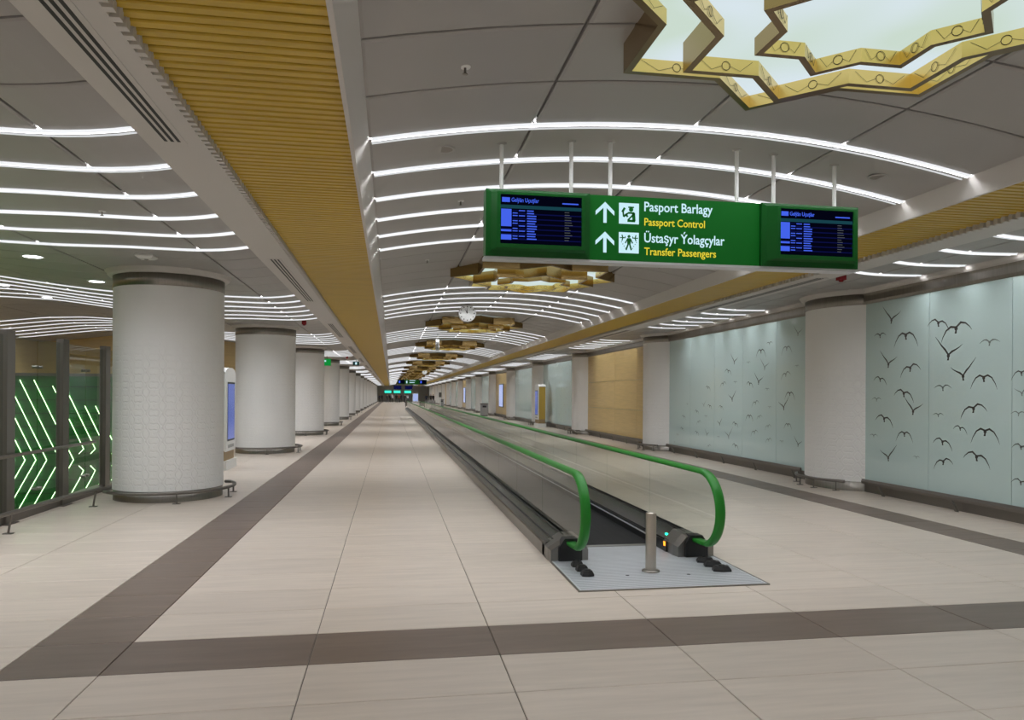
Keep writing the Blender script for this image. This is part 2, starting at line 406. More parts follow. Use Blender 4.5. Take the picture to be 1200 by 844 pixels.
# ------------------------------------------------------------------ ceiling light lines
def line_light(kind, xs, zf):
    xm = (xs[0]+xs[-1])/2; off = (xm, 0, 0)
    def mk():
        def bar(m, k):      # translucent housing with a bright lens set deep inside it
            m.sweepx(xs, zf, -.022, -.018, -.022, .004, k); m.sweepx(xs, zf, .018, .022, -.016, .004, k)
            m.loft([[(x, -.018, zf(x)-.004), (x, .018, zf(x)-.004)] for x in xs], closed=False, caps=False, mi=3)
        a = MB(); bar(a, 0)
        c = MB(); c.sweepx(xs, zf, .0225, .082, .006, .02)
        d = MB(); d.sweepx(xs, zf, .082, .094, -.012, .01)
        one = MB(); bar(one, 0); one.sweepx(xs, zf, .0225, .082, .006, .02, 1); one.sweepx(xs, zf, .082, .094, -.012, .01, 2)
        return (a.mesh('diffuser', [LSIDE, CEIL, LIP, LINE], off=off), c.mesh('channel', CEIL, off=off), d.mesh('lip', LIP, off=off), one.mesh('light_line', [LSIDE, CEIL, LIP, LINE], off=off), xm)
    return cached(('light', kind), mk)
KINDS = [('vault', lin(XC-VE+.03, XC+VE-.03, 28), zv, 'curved light line', 'of the {} group crossing the vault'),
         ('sideL', [XC-o for o in lin(4.30, 15.6, 60)], zs, 'wavy light line', 'of the {} group over the round columns'),
         ('sideLfar', [XC-o for o in lin(4.30, 7.1, 16)], zs, 'wavy light line', 'of the {} group over the round columns'),
         ('sideR', [XC+o for o in lin(4.26, 5.66, 10)], zs, 'short light line', 'of the {} group above the bird glass wall')]
for g in range(-2, NB):  # the rearmost group is unseen, added to brighten the near floor
    for k in range(6):
        y = LIGHT0+BAY*g+LSTEP*k
        for kind, xs, zf, w1, w2 in KINDS:
            if kind == 'sideL' and y > 30.5: continue
            if kind == 'sideLfar' and y <= 30.5: continue
            a, c, d, one, xm = line_light(kind, xs, zf)
            lab = f'{ORD[k+1]} {w1} ' + w2.format(ORD[g+1] if g >= 0 else ('entrance', 'added rear')[-g-1])
            grp = w1+'s '+w2.format(ORD[g+1] if g >= 0 else ('entrance', 'added rear')[-g-1])
            if g < 5:
                t = thing('ceiling_light_line', lab, 'ceiling light', (xm, y, 0), group=grp)
                ob('diffuser', a, t); ob('channel', c, t); ob('lip', d, t)
            else:
                tag(ob('ceiling_light_line', one, None, (xm, y, 0)), lab, 'ceiling light', grp, 'thing')

# ------------------------------------------------------------------ eight-pointed star chandeliers
def star_poly(r):
    q = r/math.sqrt(2); n = q/math.cos(math.pi/8)
    return [((r if i % 2 == 0 else n)*math.cos(math.pi*i/8), (r if i % 2 == 0 else n)*math.sin(math.pi*i/8)) for i in range(16)]
def star_frame(r, th, zb, zt):
    def mk():
        o = star_poly(r); i = star_poly(r-th*1.08)
        m = MB(); n = 16
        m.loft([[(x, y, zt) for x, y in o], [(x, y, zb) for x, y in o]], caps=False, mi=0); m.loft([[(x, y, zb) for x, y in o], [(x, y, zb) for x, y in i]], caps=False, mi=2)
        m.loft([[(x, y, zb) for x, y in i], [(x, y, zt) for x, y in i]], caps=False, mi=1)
        rg = MB()
        for k in range(16):
            a, b = Vector((*i[k], 0)), Vector((*i[(k+1) % 16], 0)); d = (b-a).normalized(); nn = Vector((-d.y, d.x, 0)); mid = (a+b)/2+nn*.004
            zm = (zb+zt)/2; zm = zb+.042; R0 = .026
            rg.tube([mid+d*R0*math.cos(t)+Vector((0, 0, zm+R0*math.sin(t))) for t in [2*math.pi*s/12 for s in range(12)]], .0018, 4, loop=True)
            L = (b-a).length/2
            for sg in (-1, 1):
                rg.tube([mid+d*sg*R0*.9+Vector((0, 0, zm)), mid+d*sg*(R0+(L-R0)*.35)+Vector((0, 0, zb+.015)), mid+d*sg*L*.8+Vector((0, 0, zb+.075))], .0010, 4)
        return m.mesh('star_frame', [GOLD, GOLDI, BRONZE]), rg.mesh('engraving', INK)
    return cached(('sf', r), mk)
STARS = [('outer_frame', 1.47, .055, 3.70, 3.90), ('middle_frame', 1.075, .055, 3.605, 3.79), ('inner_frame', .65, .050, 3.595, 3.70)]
def star_panel():
    m = MB(); 
    for r, z in ((1.44, 3.785), (1.04, 3.695), (.62, 3.675)):
        p = star_poly(r)
        for i in range(16): m.q([(0, 0, z), (*p[(i+1) % 16], z), (*p[i], z)])
    return m.mesh('light_panel', STARL)
def panel_lvl(r, z):
    def mk():
        m = MB(); p = star_poly(r); zt = z+.02
        for i in range(16):
            m.q([(0, 0, z), (*p[(i+1) % 16], z), (*p[i], z)])
        return m.mesh('light_panel', STARL)
    return cached(('pl', r), mk)
for b in range(-1, NB):  # the star behind the camera is added to lift near floor brightness
    t = thing('star_chandelier', f'gold eight-pointed star ceiling light, {ORD[b+1]} along the vault from the comb plate' if b >= 0 else 'gold eight-pointed star ceiling light added out of view behind the viewpoint', 'chandelier', (XC, cy(b), 0), group='star chandeliers along the vault')
    for nm, r, th, zb, zt in STARS:
        me, rg = star_frame(r, th, zb, zt); f = ob(nm, me, t)
        if b < 3: ob('engraving', rg, f)
    ob('light_panel', cached('sp', star_panel), t)

# ------------------------------------------------------------------ columns
def column_meshes(r, a0, a1, tag_):
    def mk():
        full = abs(a1-a0-2*math.pi) < 1e-6; s = 64 if full else 40
        A = MB().lathe([(r, .17), (r, 3.32)], s, a0, a1); B = MB().lathe([(r-.01, 3.31), (r+.008, 3.312), (r+.008, 3.50), (r-.01, 3.502)], s, a0, a1)
        C = MB().lathe([(r+.005, 3.50), (r+.06, 3.505), (r+.085, 3.53), (r+.09, 3.56), (r+.12, 3.578), (r+.12, 3.585)], s, a0, a1)
        D = MB().lathe([(r-.02, .175), (r-.012, .17), (r-.012, 0)], s, a0, a1)
        return A.mesh('shaft', COLM, True), B.mesh('top_band', STEEL, True), C.mesh('capital', BEAM, True), D.mesh('base_band', STEEL, True)
    return cached(('col', tag_), mk)
def ring_pts(cx, cy_, r, a0, a1, z, n=22):
    return [(cx+r*math.cos(R(a0+(a1-a0)*i/n)), cy_+r*math.sin(R(a0+(a1-a0)*i/n)), z) for i in range(n+1)]
def guard(name, pts, label, posts, feet_out=(0, 0), group=None, r=.026, loc=(0, 0, 0)):
    t = thing(name, label, 'guard rail', loc, group=group)
    MB().tube(pts, r, 8).build('rail', DSTEEL, t, True)
    for i in posts:
        x, y, z = pts[i]; m = MB(); m.tube([(x, y, z), (x+feet_out[0], y+feet_out[1], .0)], .014, 6); m.box(x-.05+feet_out[0], x+.05+feet_out[0], y-.035+feet_out[1], y+.035+feet_out[1], 0, .01)
        m.build('rail_foot', DSTEEL, t)
    return t
CLX, CRX, CLR, CRR = -3.54, 8.88, .82, 1.055
for k in range(0, NB-1):
    y = cy(k+1)
    A, B, C, D = column_meshes(CLR, 0, 2*math.pi, 'L')
    t = thing('round_column', f'free-standing white embossed round column, {ORD[k+1]} from the glass partition', 'column', (CLX, y, 0), group='free-standing round columns'); t['kind'] = 'thing'
    ob('shaft', A, t); ob('top_band', B, t); ob('capital', C, t); ob('base_band', D, t)
    pts = ring_pts(0, 0, 1.0, 205 if k else 222, 392, .165); pts = [(0+p[0], p[1], p[2]) for p in pts]
    e = pts[-1]; pts += [(e[0]-.10, e[1]+.03, e[2])]
    guard('column_guard_rail', pts, f'low curved steel bumper rail around the {ORD[k+1]} round column from the glass partition', (9, 16, 21), group='bumper rails of the round columns', loc=(CLX, y, 0))
    A, B, C, D = column_meshes(CRR, math.pi*.683, math.pi*1.317, 'R')
    t = thing('wall_column', f'white half-round column on the bird glass wall, {ORD[k+1]} from the comb plate', 'column', (CRX, y, 0), group='half-round wall columns'); t['kind'] = 'thing'
    ob('shaft', A, t); ob('top_band', B, t); ob('capital', C, t); ob('base_band', D, t)
    pts = ring_pts(0, 0, CRR+.15, 140, 220, .175)
    e = pts[0]; pts = [(e[0]-.06, e[1]-.02, e[2])]+pts
    guard('wall_column_guard_rail', pts, f'low curved steel bumper rail around the {ORD[k+1]} half-round wall column from the comb plate', (2, 9, 15, 21), group='bumper rails of the wall columns', loc=(CRX, y, 0))

# ------------------------------------------------------------------ wall with glass and wood bays
mb = MB(); mb.box(XW+.02, XW+.5, Y_MIN, Y_MAX, 0, 3.8)
wall_r = struct(mb.build('wall_right', GLW2), 'long wall of pale bird-print glass and oak panel bays')
mb = MB(); mb.loft([[(XW+.03, y, 3.31), (XW-.03, y, 3.315), (XW-.05, y, 3.36), (XW-.05, y, 3.46), (XW-.06, y, 3.50), (XW+.03, y, 3.50)] for y in (Y_MIN, Y_MAX)])
struct(mb.build('trim_7', STEEL), 'brushed steel band above the glass wall')
mb = MB(); mb.loft([[(XW+.03, y, 3.50), (XW-.07, y, 3.503), (XW-.10, y, 3.53), (XW-.11, y, 3.57), (XW-.15, y, 3.60), (XW-.15, y, 3.66), (XW+.03, y, 3.66)] for y in (Y_MIN, Y_MAX)])
struct(mb.build('trim_8', BEAM), 'pale moulded cornice above the glass wall')
mb = MB(); mb.box(XW-.012, XW+.02, Y_MIN, Y_MAX, 0, .17)
struct(mb.build('baseboard_right', DSTEEL), 'brushed steel baseboard below the glass wall')

def wing(pts, wid):                              # curved tapering wing outline in (u, v)
    L, Rr = [], []
    for i, p in enumerate(pts):
        a = pts[max(0, i-1)]; b = pts[min(len(pts)-1, i+1)]; dx, dy = b[0]-a[0], b[1]-a[1]; l = math.hypot(dx, dy) or 1
        nx, ny = -dy/l, dx/l; L.append((p[0]+nx*wid[i], p[1]+ny*wid[i])); Rr.append((p[0]-nx*wid[i], p[1]-ny*wid[i]))
    return L, Rr
BSH = {'M': ([(0, 0), (.3, .10), (.6, -.05), (.85, -.40), (1.0, -.75)], [(0, 0), (-.3, .10), (-.6, -.05), (-.85, -.38), (-1.0, -.70)]),
       'm': ([(0, 0), (.35, .05), (.65, -.12), (.88, -.45), (.98, -.70)], [(0, 0), (-.3, .22), (-.6, .16), (-.85, -.02), (-1.0, -.20)]),
       'V': ([(0, 0), (.25, .30), (.5, .52), (.75, .80), (.98, 1.05)], [(0, 0), (-.25, .16), (-.5, .25), (-.75, .36), (-1.0, .52)]),
       's': ([(0, 0), (.3, .18), (.55, .17), (.8, .04), (1.0, -.10)], [(0, 0), (-.3, .16), (-.55, .15), (-.8, .05), (-1.0, -.06)])}
def bird_mesh(t, faint):
    def mk():
        m = MB(); W = [.05, .058, .04, .024, .005]
        P = lambda p: (0, -p[0], p[1])
        for w_ in BSH[t]:
            L, Rr = wing(w_, W)
            for i in range(4): m.q([P(L[i]), P(L[i+1]), P(Rr[i+1]), P(Rr[i])])
        body = [(.11*math.cos(a), -.05+(.12 if t != 's' else .08)*math.sin(a)) for a in [2*math.pi*i/10 for i in range(10)]]
        m.q([P(p) for p in body]); m.q([P((-.05, -.14)), P((.05, -.14)), P((.10, -.30)), P((-.04, -.30))])
        return m.mesh('bird_print', BIRDF if faint else BIRD)
    return cached(('bird', t, faint), mk)
BA = [('V', 11.12, 2.98, .29), ('M', 10.77, 2.7, .31), ('V', 11.19, 2.24, .28), ('m', 10.66, 2.16, .26), ('m', 11.4, 1.99, .19), ('m', 10.81, 1.75, .26), ('V', 10.59, 1.46, .28), ('m', 11.29, 1.32, .25), ('M', 10.79, 1.09, .22), ('V', 11.18, .66, .27), ('s', 10.51, .72, .09), ('s', 11.41, 2.74, .18), ('s', 11.49, 1.64, .14), ('s', 11.56, 1.01, .12), ('m', 10.05, 2.83, .25), ('m', 9.69, 2.72, .33), ('V', 9.84, 2.32, .35), ('V', 9.55, 2.0, .31), ('s', 9.07, 2.46, .2), ('M', 9.17, 1.97, .26), ('s', 9.95, 1.83, .2), ('m', 9.35, 1.53, .27), ('s', 10.04, 1.41, .13), ('m', 9.6, 1.23, .15), ('M', 9.14, 1.21, .28), ('m', 9.95, 1.01, .22), ('m', 9.29, .84, .27), ('m', 9.93, .71, .22), ('M', 8.54, 2.02, .18), ('V', 8.53, 1.74, .16), ('s', 8.58, 1.47, .14), ('m', 8.54, 1.03, .16), ('m', 8.54, .56, .17)]
BA += [(t, y-3.12, z, s) for t, y, z, s in BA[2:28]]
BB = [('V', 13.99, 2.98, .23), ('s', 15.14, 2.86, .18), ('M', 15.52, 2.72, .3), ('M', 14.42, 2.72, .28), ('V', 16.83, 2.52, .27), ('s', 16.11, 2.47, .15), ('V', 15.35, 2.33, .27), ('s', 14.02, 2.31, .12), ('m', 17.16, 2.31, .24), ('m', 14.45, 2.16, .26), ('V', 15.62, 2.01, .28), ('m', 18.33, 1.91, .2), ('m', 17.43, 2.0, .23), ('s', 16.77, 2.02, .14), ('m', 16.04, 1.98, .22), ('s', 15.23, 1.84, .14), ('M', 14.29, 1.75, .26), ('V', 16.93, 1.61, .27), ('m', 15.76, 1.54, .23), ('V', 14.53, 1.45, .29), ('s', 15.12, 1.44, .12), ('V', 18.58, 1.43, .18), ('m', 18.22, 1.42, .19), ('m', 17.54, 1.41, .17), ('s', 19.69, 1.45, .12), ('m', 19.04, 1.26, .18), ('M', 16.05, 1.22, .24), ('m', 15.57, 1.22, .17), ('s', 18.45, 1.14, .15), ('m', 19.95, 1.09, .19), ('m', 18.9, .98, .2), ('V', 17.62, .97, .2), ('m', 16.76, 1.01, .21), ('m', 15.18, 1.02, .18), ('M', 14.36, 1.09, .2), ('m', 20.06, .74, .18), ('m', 15.8, .86, .23), ('m', 19.03, .68, .19), ('V', 18.38, .66, .19), ('V', 17.11, .68, .3), ('s', 17.68, .63, .12), ('s', 20.39, .54, .14), ('m', 15.15, .72, .19), ('s', 14.6, .71, .13), ('V', 13.96, .69, .21), ('m', 18.25, .37, .17), ('m', 16.75, .48, .23), ('s', 20.62, .31, .09)]
GP = 1.556
def bay_kind(b): return 'wood' if b % 3 == 2 else 'glass'      # bay b lies between wall columns b-1 and b
for b in range(0, NB):
    base = 4.02+BAY*b                                   # bay b = panes from base to base+5*GP
    if bay_kind(b) == 'glass':
        n = 5 if b < 9 else 1
        wd = 5*GP/n
        panes = []
        for i in range(n):
            def pm(wd=wd): return MB().box(-.012, .02, .004, wd-.004, .17, 3.33).mesh('glass_pane', GLW)
            p = ob('glass_pane', cached(('pane', round(wd, 3)), pm), wall_r, (XW, base+i*wd, 0)); panes.append(p)
        birds = [(t, y, z, s*(.80 if t == 'V' else .92)) for t, y, z, s in BA] if b == 0 else [(t, y-13.28+base, z, s*.78) for t, y, z, s in BB]
        if b < 2:
            for i, (t, y, z, s) in enumerate(birds):
                k = min(4, max(0, int((y-base)/wd))); faint = (t == 's' and i % 2 == 0) or s < .13 or (b == 1 and i % 3 == 0)
                o = ob('bird_print', bird_mesh(t, faint), panes[k], (-.0135, y-(base+k*wd), z)); o.scale = (1, s*(1 if i % 3 else -1) if t != 'V' else s*(1 if i % 2 else -1), s)
        else:
            m = MB()
            for i, (t, y, z, s) in enumerate(birds):
                if b > 4 and i % 2: continue
                me = bird_mesh(t, False); q = len(m.v); m.v += [(XW-.0135, y+v.co.y*s, z+v.co.z*s) for v in me.vertices]
                for f in me.polygons: m.f.append(tuple(q+a for a in f.vertices)); m.m.append(0)
            tag(m.build('bird_flock_print', BIRDF, wall_r), kind='stuff')
    else:
        ys = [base, 24.0-22.54+base, 26.52-22.54+base, base+5*GP]; zs_ = [.17, 1.18, 2.22, 3.33]
        for i in range(3):
            for k in range(3):
                wd, hh = ys[i+1]-ys[i], zs_[k+1]-zs_[k]
                def pm(wd=wd, hh=hh): return MB().box(-.014, .02, .005, wd-.005, .005, hh-.005).mesh('wood_panel', WOOD)
                ob('wood_panel', cached(('wp', round(wd, 3), round(hh, 3)), pm), wall_r, (XW, ys[i], zs_[k]))
    # low bumper rail on slanted feet in front of the bay
    ya, yb = cy(b)+.98, cy(b+1)-.98
    if b < 12:
        pos = ['beside the entrance', 'past the first wall column', 'past the second wall column', 'past the third wall column', 'past the fourth wall column', 'past the fifth wall column', 'past the sixth wall column', 'past the seventh wall column', 'past the eighth wall column', 'past the ninth wall column', 'past the tenth wall column', 'past the eleventh wall column'][b]
        t = thing('wall_guard_rail', f'straight steel bumper rail along the glass wall {pos}', 'guard rail', (XW-.14, (ya+yb)/2, 0), group='bumper rails along the glass wall')
        h = (yb-ya)/2
        ob('rail', cached('wgr', lambda: MB().loft([[(-.02, y, .165), (.012, y, .165), (.02, y, .205), (.012, y, .245), (-.012, y, .245), (-.028, y, .205)] for y in (-h, h)]).mesh('rail', DSTEEL)), t)
        def ft():
            m = MB(); m.loft([[(-.012, -.03, .20), (.012, -.03, .20), (.012, .03, .20), (-.012, .03, .20)], [(.03, -.13, .0), (.055, -.13, .0), (.055, -.07, .0), (.03, -.07, .0)]]); m.box(-.02, .13, -.02, .02, .18, .2)
            return m.mesh('rail_foot', DSTEEL)
        for i in range(5): ob('rail_foot', cached('wgf', ft), t, (0, -h+.4+i*(2*h-.8)/4, 0))

# other walls of the hall
def wall(name, m, mb, label): return struct(mb.build(name, m), label)
wall('wall_left', WOOD, MB().box(-4.95-.1, -4.85, 31.0, Y_MAX, 0, 3.8), 'oak clad wall behind the round columns')
wall('wall_lounge', WOOD, MB().box(-13.6, -4.9, 31.0, 31.2, 0, 4.2), 'oak clad wall behind the glass partition')
wall('wall_side', WOOD, MB().box(-13.7, -13.5, Y_MIN, 31.2, -2.2, 4.2), 'oak clad side wall beyond the green light wall')
wall('wall_back', WHITE, MB().box(-13.7, XW+.5, Y_MIN-.2, Y_MIN, 0, 4.3), 'plain wall behind the viewpoint')
wall('wall_end', WHITE, MB().box(-6, XW+.5, Y_MAX, Y_MAX+.2, 0, 4.3), 'grey far end wall of the hall')

# ------------------------------------------------------------------ stair well with green light wall behind the glass partition
wall('wall_stairwell', GWALL, MB().box(-13.4, -5.05, 7.4, 7.6, -2.2, 0).box(-5.05, -4.96, 7.6, 16.15, -2.2, -.01).box(-13.5, -4.96, 7.4, 16.15, -2.3, -2.2), 'dark green stairwell sides below the floor')
gw = thing('green_light_wall', 'green panel wall with glowing chevron lines behind the glass partition', 'light wall', (-8.6, 16.2, 0))
bx = MB(); bx.box(-3.6, 3.55, 0, .12, -2.2, 2.0); bx.build('panel', GWALL, gw)
MB().box(-3.62, 3.57, -.03, .15, 2.0, 2.06).build('coping', DSTEEL, gw)
for i in range(15):
    zz = -2.0+i*.27
    if zz < 1.95: MB().box(-3.6, 3.55, -.008, 0, zz, zz+.012).build('panel_joint', BLACKM, gw)
tips = [-8.55, -8.38, -8.2, -8.03, -7.85, -7.66, -7.46, -7.26, -7.06, -6.86, -6.62, -6.36, -6.12, -5.9, -5.7, -5.5]
for i, tx in enumerate(tips):
    x0 = tx+8.6; zc = .30; m = MB(); L = 1.62
    a = .52/.74
    jag = lambda s: .0
    if i < 12:
        up = [(x0-.46*s*1.0, -.02, zc+1.0*s) for s in (0, .5, 1.0, L)]; dn = [(x0-.52*s, -.02, zc-s) for s in (0, .5, 1.0, 1.9)]
    else:
        up = [(x0-.14, -.02, zc+.12), (x0-.05, -.02, zc+.22), (x0-.14, -.02, zc+.42), (x0-.14-.46*(1.08 if i < 14 else .68), -.02, zc+1.5 if i < 14 else zc+1.1)]
        dn = [(x0-.14, -.02, zc-.12), (x0-.05, -.02, zc-.22), (x0-.14, -.02, zc-.42), (x0-.14-.52*1.18, -.02, zc-1.6)]
    MB().tube(up, .0055, 5).build('led_line', LED, gw); MB().tube(dn, .0055, 5).build('led_line', LED, gw)

part = thing('glass_partition', 'tall clear glass partition with steel posts beside the first round column', 'glass partition', (-4.8, 8.6, 0))
py = [8.6, 10.22, 11.82, 13.45, 15.05]
for i, y in enumerate(py):
    m = MB(); m.box(-.05, .05, y-8.6-.10, y-8.6+.10, 0, 2.46); m.box(-.09, .09, y-8.6-.14, y-8.6+.14, 0, .012); m.build('post', DSTEEL, part)
for a, b in zip(py, py[1:]):
    mid = (a+b)/2
    for p, q in ((a+.11, mid-.012), (mid+.012, b-.11)):
        g = MB().box(-.006, .006, p-8.6, q-8.6, .14, 2.40).build('glass_pane', PGLASS, part)
    for z in (.35, 2.02):
        MB().tube([(-.02, mid-8.6-.09, z), (-.02, mid-8.6+.09, z)], .012, 6).tube([(-.03, mid-8.6-.07, z), (.04, mid-8.6-.07, z)], .022, 8).tube([(-.03, mid-8.6+.07, z), (.04, mid-8.6+.07, z)], .022, 8).build('glass_clamp', STEEL, part)
MB().box(-.14, .02, -.3, 6.9, 0, .10).build('curb', DSTEEL, part)
MB().tube([(.10, -1.2, .86), (.10, 4.15, .88), (.05, 4.25, .88)], .024, 8).build('handrail', STEEL, part, True)
pts = [(-4.50, 6.0, .25), (-4.46, 8.0, .25), (-4.40, 9.5, .25), (-4.35, 10.8, .25), (-4.25, 11.6, .25), (-4.17, 11.92, .24)]
guard('partition_guard_rail', [(x+4.4, y-9, z) for x, y, z in pts], 'low straight steel bumper rail in front of the glass partition', (1, 2, 4), (-.04, 0), loc=(-4.4, 9, 0))

# ------------------------------------------------------------------ moving walkway
WY0, WY1 = 6.07, 82.0
wk = thing('moving_walkway', 'long moving walkway with glass balustrades and green handrails', 'moving walkway', (2.46, 6.07, 0))
def W(m, name, mt, sm=False): return m.build(name, mt, wk, sm, off=(2.46, 6.07, 0))
pl = W(MB().box(1.60, 3.32, WY0, 7.86, .0, .010), 'comb_plate', ALU)
W(MB().box(1.585, 3.335, WY0-.012, WY0, .0, .012).box(1.585, 1.60, WY0, 7.4, 0, .012).box(3.32, 3.335, WY0, 7.4, 0, .012), 'plate_edge', STEEL)
g = MB()
yy = WY0+.03
while yy < 7.8: g.box(1.62, 3.30, yy, yy+.014, .010, .0114); yy += .045
tag(W(g, 'plate_ridges', mat('plate_ridge', (.40, .42, .45), .4, .6)), kind='stuff')
W(MB().cyl(2.17, 6.52, .0105, .0118, .018, 12), 'plate_hole', BLACKM); W(MB().cyl(2.75, 6.48, .0105, .0118, .018, 12), 'plate_hole', BLACKM)
W(MB().box(2.02, 2.90, 7.86, WY1, .0, .006), 'belt', BELT)
g = MB(); x = 2.03
while x < 2.9: g.box(x, x+.010, 7.88, WY1, .006, .0135); x += .02
tag(W(g, 'belt_ridges', BELT), kind='stuff')
W(MB().box(2.02, 2.90, 7.80, 7.88, .006, .016), 'comb_teeth', mat('comb_yellow_grey', (.33, .33, .32), .4, .8))
for sg, nm in ((-1, 'a'), (1, 'b')):
    X = lambda o: 2.46+sg*o
    def prism(prof, y0, y1, name, mt, sm=False):
        return W(MB().loft([[(X(o), y, z) for o, z in prof] for y in (y0, y1)]), name, mt, sm)
    prism([(.88, 0), (.88, .125), (.865, .14), (.85, .0)], 7.45, WY1, 'outer_skirt', DECK)
    prism([(.868, .141), (.70, .215), (.70, .19), (.85, .12)], 7.45, WY1, 'outer_deck', DECK2)
    prism([(.80, .177), (.784, .184), (.784, .188), (.80, .181)], 7.45, WY1, 'deck_seam', BLACK)
    prism([(.70, .19), (.70, .235), (.685, .235), (.685, .19)], 7.40, WY1, 'glass_channel', BLACK)
    prism([(.645, .235), (.63, .235), (.63, .19), (.645, .19)], 7.40, WY1, 'glass_channel', BLACK)
    prism([(.63, .20), (.63, .225), (.47, .135), (.47, .11)], 7.45, WY1, 'inner_deck', DECK2)
    prism([(.475, .0), (.475, .12), (.445, .125), (.445, .0)], 7.45, WY1, 'skirt_panel', BLACK)
    prism([(.447, .085), (.437, .085), (.437, .10), (.447, .10)], 7.86, WY1, 'skirt_strip', ALU)
    # glass panes
    R0 = .335; yc, zc = 7.02, .545
    y = 8.57
    arc = [(yc-R0*math.sin(R(a)), zc+R0*math.cos(R(a))) for a in range(0, 171, 10)]
    prof = [(8.565, .20), (8.565, zc+R0)]+arc+[(7.25, .20)]
    W(MB().loft([[(xx, a, b) for a, b in prof] for xx in sorted((X(.659), X(.671)))]), 'glass_pane', GLASS)
    while y < WY1-1:
        y2 = min(y+1.8, WY1)
        W(MB().box(min(X(.659), X(.671)), max(X(.659), X(.671)), y+.005, y2-.005, .20, zc+R0), 'glass_pane', GLASS); y = y2
    # handrail: straight run, newel loop, into the entry box
    Rh = .365
    path = [(WY1, zc+Rh), (40, zc+Rh), (20, zc+Rh), (9, zc+Rh)]+[(yc-Rh*1.12*math.sin(R(a)), zc+Rh*math.cos(R(a))) for a in range(0, 161, 8)]+[(7.22, .185)]
    prof = [(-.050, -.010), (-.043, .016), (-.022, .027), (.022, .027), (.043, .016), (.050, -.010), (.043, -.020), (-.043, -.020)]
    rings = []
    for i, (a, b) in enumerate(path):
        p0 = path[max(0, i-1)]; p1 = path[min(len(path)-1, i+1)]; dy, dz = p1[0]-p0[0], p1[1]-p0[1]; l = math.hypot(dy, dz); ny, nz = dz/l, -dy/l
        rings.append([(X(.665)+u, a+ny*v, b+nz*v) for u, v in prof])
    W(MB().loft(rings), 'handrail', GREENR, True)
    # newel base: brushed cheeks with a black handrail inlet
    f = [(.88, .0), (.88, .125), (.70, .235), (.56, .235), (.46, .12), (.46, .0)]
    bk = [[(X(o), 7.56, z) for o, z in f], [(X(o), 7.30, z) for o, z in f], [(X(.46+(o-.46)*.92+.02), 7.20, z*.92) for o, z in f]]
    W(MB().loft(bk), 'newel_base', DECK)
    W(MB().loft([[(X(o), y, z) for o, z in ((.79, .012), (.79, .15), (.73, .235), (.60, .235), (.55, .15), (.55, .012))] for y in (7.30, 7.165)]), 'handrail_inlet', BLACK)
W(MB().box(2.965, 2.99, 7.60, 7.64, .160, .176), 'direction_light', emis('signal_green', (.02, .9, .5), 3.0))
W(MB().box(2.898, 2.91, 7.47, 7.51, .07, .115), 'warning_light', emis('signal_orange', (1.0, .25, .02), 3.0))

t = thing('bollard', 'short brushed steel bollard standing on the comb plate', 'bollard', (2.442, 6.65, .0115))
BST = mat('bollard_steel', (.46, .42, .37), .34, .9)
MB().cyl(0, 0, .012, .548, .05, 24).build('post', BST, t, False); MB().lathe([(.05, .548), (.047, .556), (.0, .558)], 24).build('cap', BST, t, True)
MB().lathe([(.0, .014), (.082, .012), (.085, .0)], 24).build('flange', STEEL, t, True)
for sg, nm in ((-1, 'under the handrail beside the brown-banded aisle'), (1, 'under the handrail facing the glass wall')):
    for i, y in enumerate((6.94, 6.76, 6.57)):
        t = thing('floor_bumper', f'{ORD[i+1]} black rubber bumper on the comb plate {nm}', 'bumper', (2.46+sg*.66, y, .0115), group='rubber bumpers on the comb plate')
        if sg > 0: t.rotation_euler = (0, 0, R(-12))
        MB().loft([[(u*a*(1.3 if sg > 0 else .85), v*a*1.1, z) for u, v in ((-.065, -.035), (0, -.05), (.065, -.035), (.065, .035), (0, .05), (-.065, .035))] for a, z in ((1, 0), (1, .018), (.7, .05))]).build('rubber_foot', BLACK, t)
        MB().lathe([(.03, .045), (.028, .058), (0, .06)], 10).build('rubber_cap', BLACK, t)

# ------------------------------------------------------------------ hanging sign
def text_mesh(body, bold=.0):
    cu = bpy.data.curves.new('lettering', 'FONT'); cu.body = body; cu.size = 1; cu.offset = bold; cu.extrude = .004; cu.resolution_u = 3
    o = bpy.data.objects.new('tmp', cu); COL.objects.link(o)
    dg = bpy.context.evaluated_depsgraph_get(); me = bpy.data.meshes.new_from_object(o.evaluated_get(dg)); bpy.data.objects.remove(o)
    return me
def lettering(name, body, x0, x1, zbase, hgt, y, mt, parent, bold=.018, off=(0, 0, 0)):
    me = text_mesh(body, bold); co = np.empty(len(me.vertices)*3); me.vertices.foreach_get('co', co); co = co.reshape(-1, 3)
    sx = (x1-x0)/(co[:, 0].max()-co[:, 0].min())
    n = co.copy(); n[:, 0] = x0+(co[:, 0]-co[:, 0].min())*sx; n[:, 2] = zbase+co[:, 1]*hgt; n[:, 1] = y-.001+(-co[:, 2])*.3
    n -= np.array(off); me.vertices.foreach_set('co', n.ravel()); me.materials.clear(); me.materials.append(mt); me.update(); me.name = name
    return ob(name, me, parent)
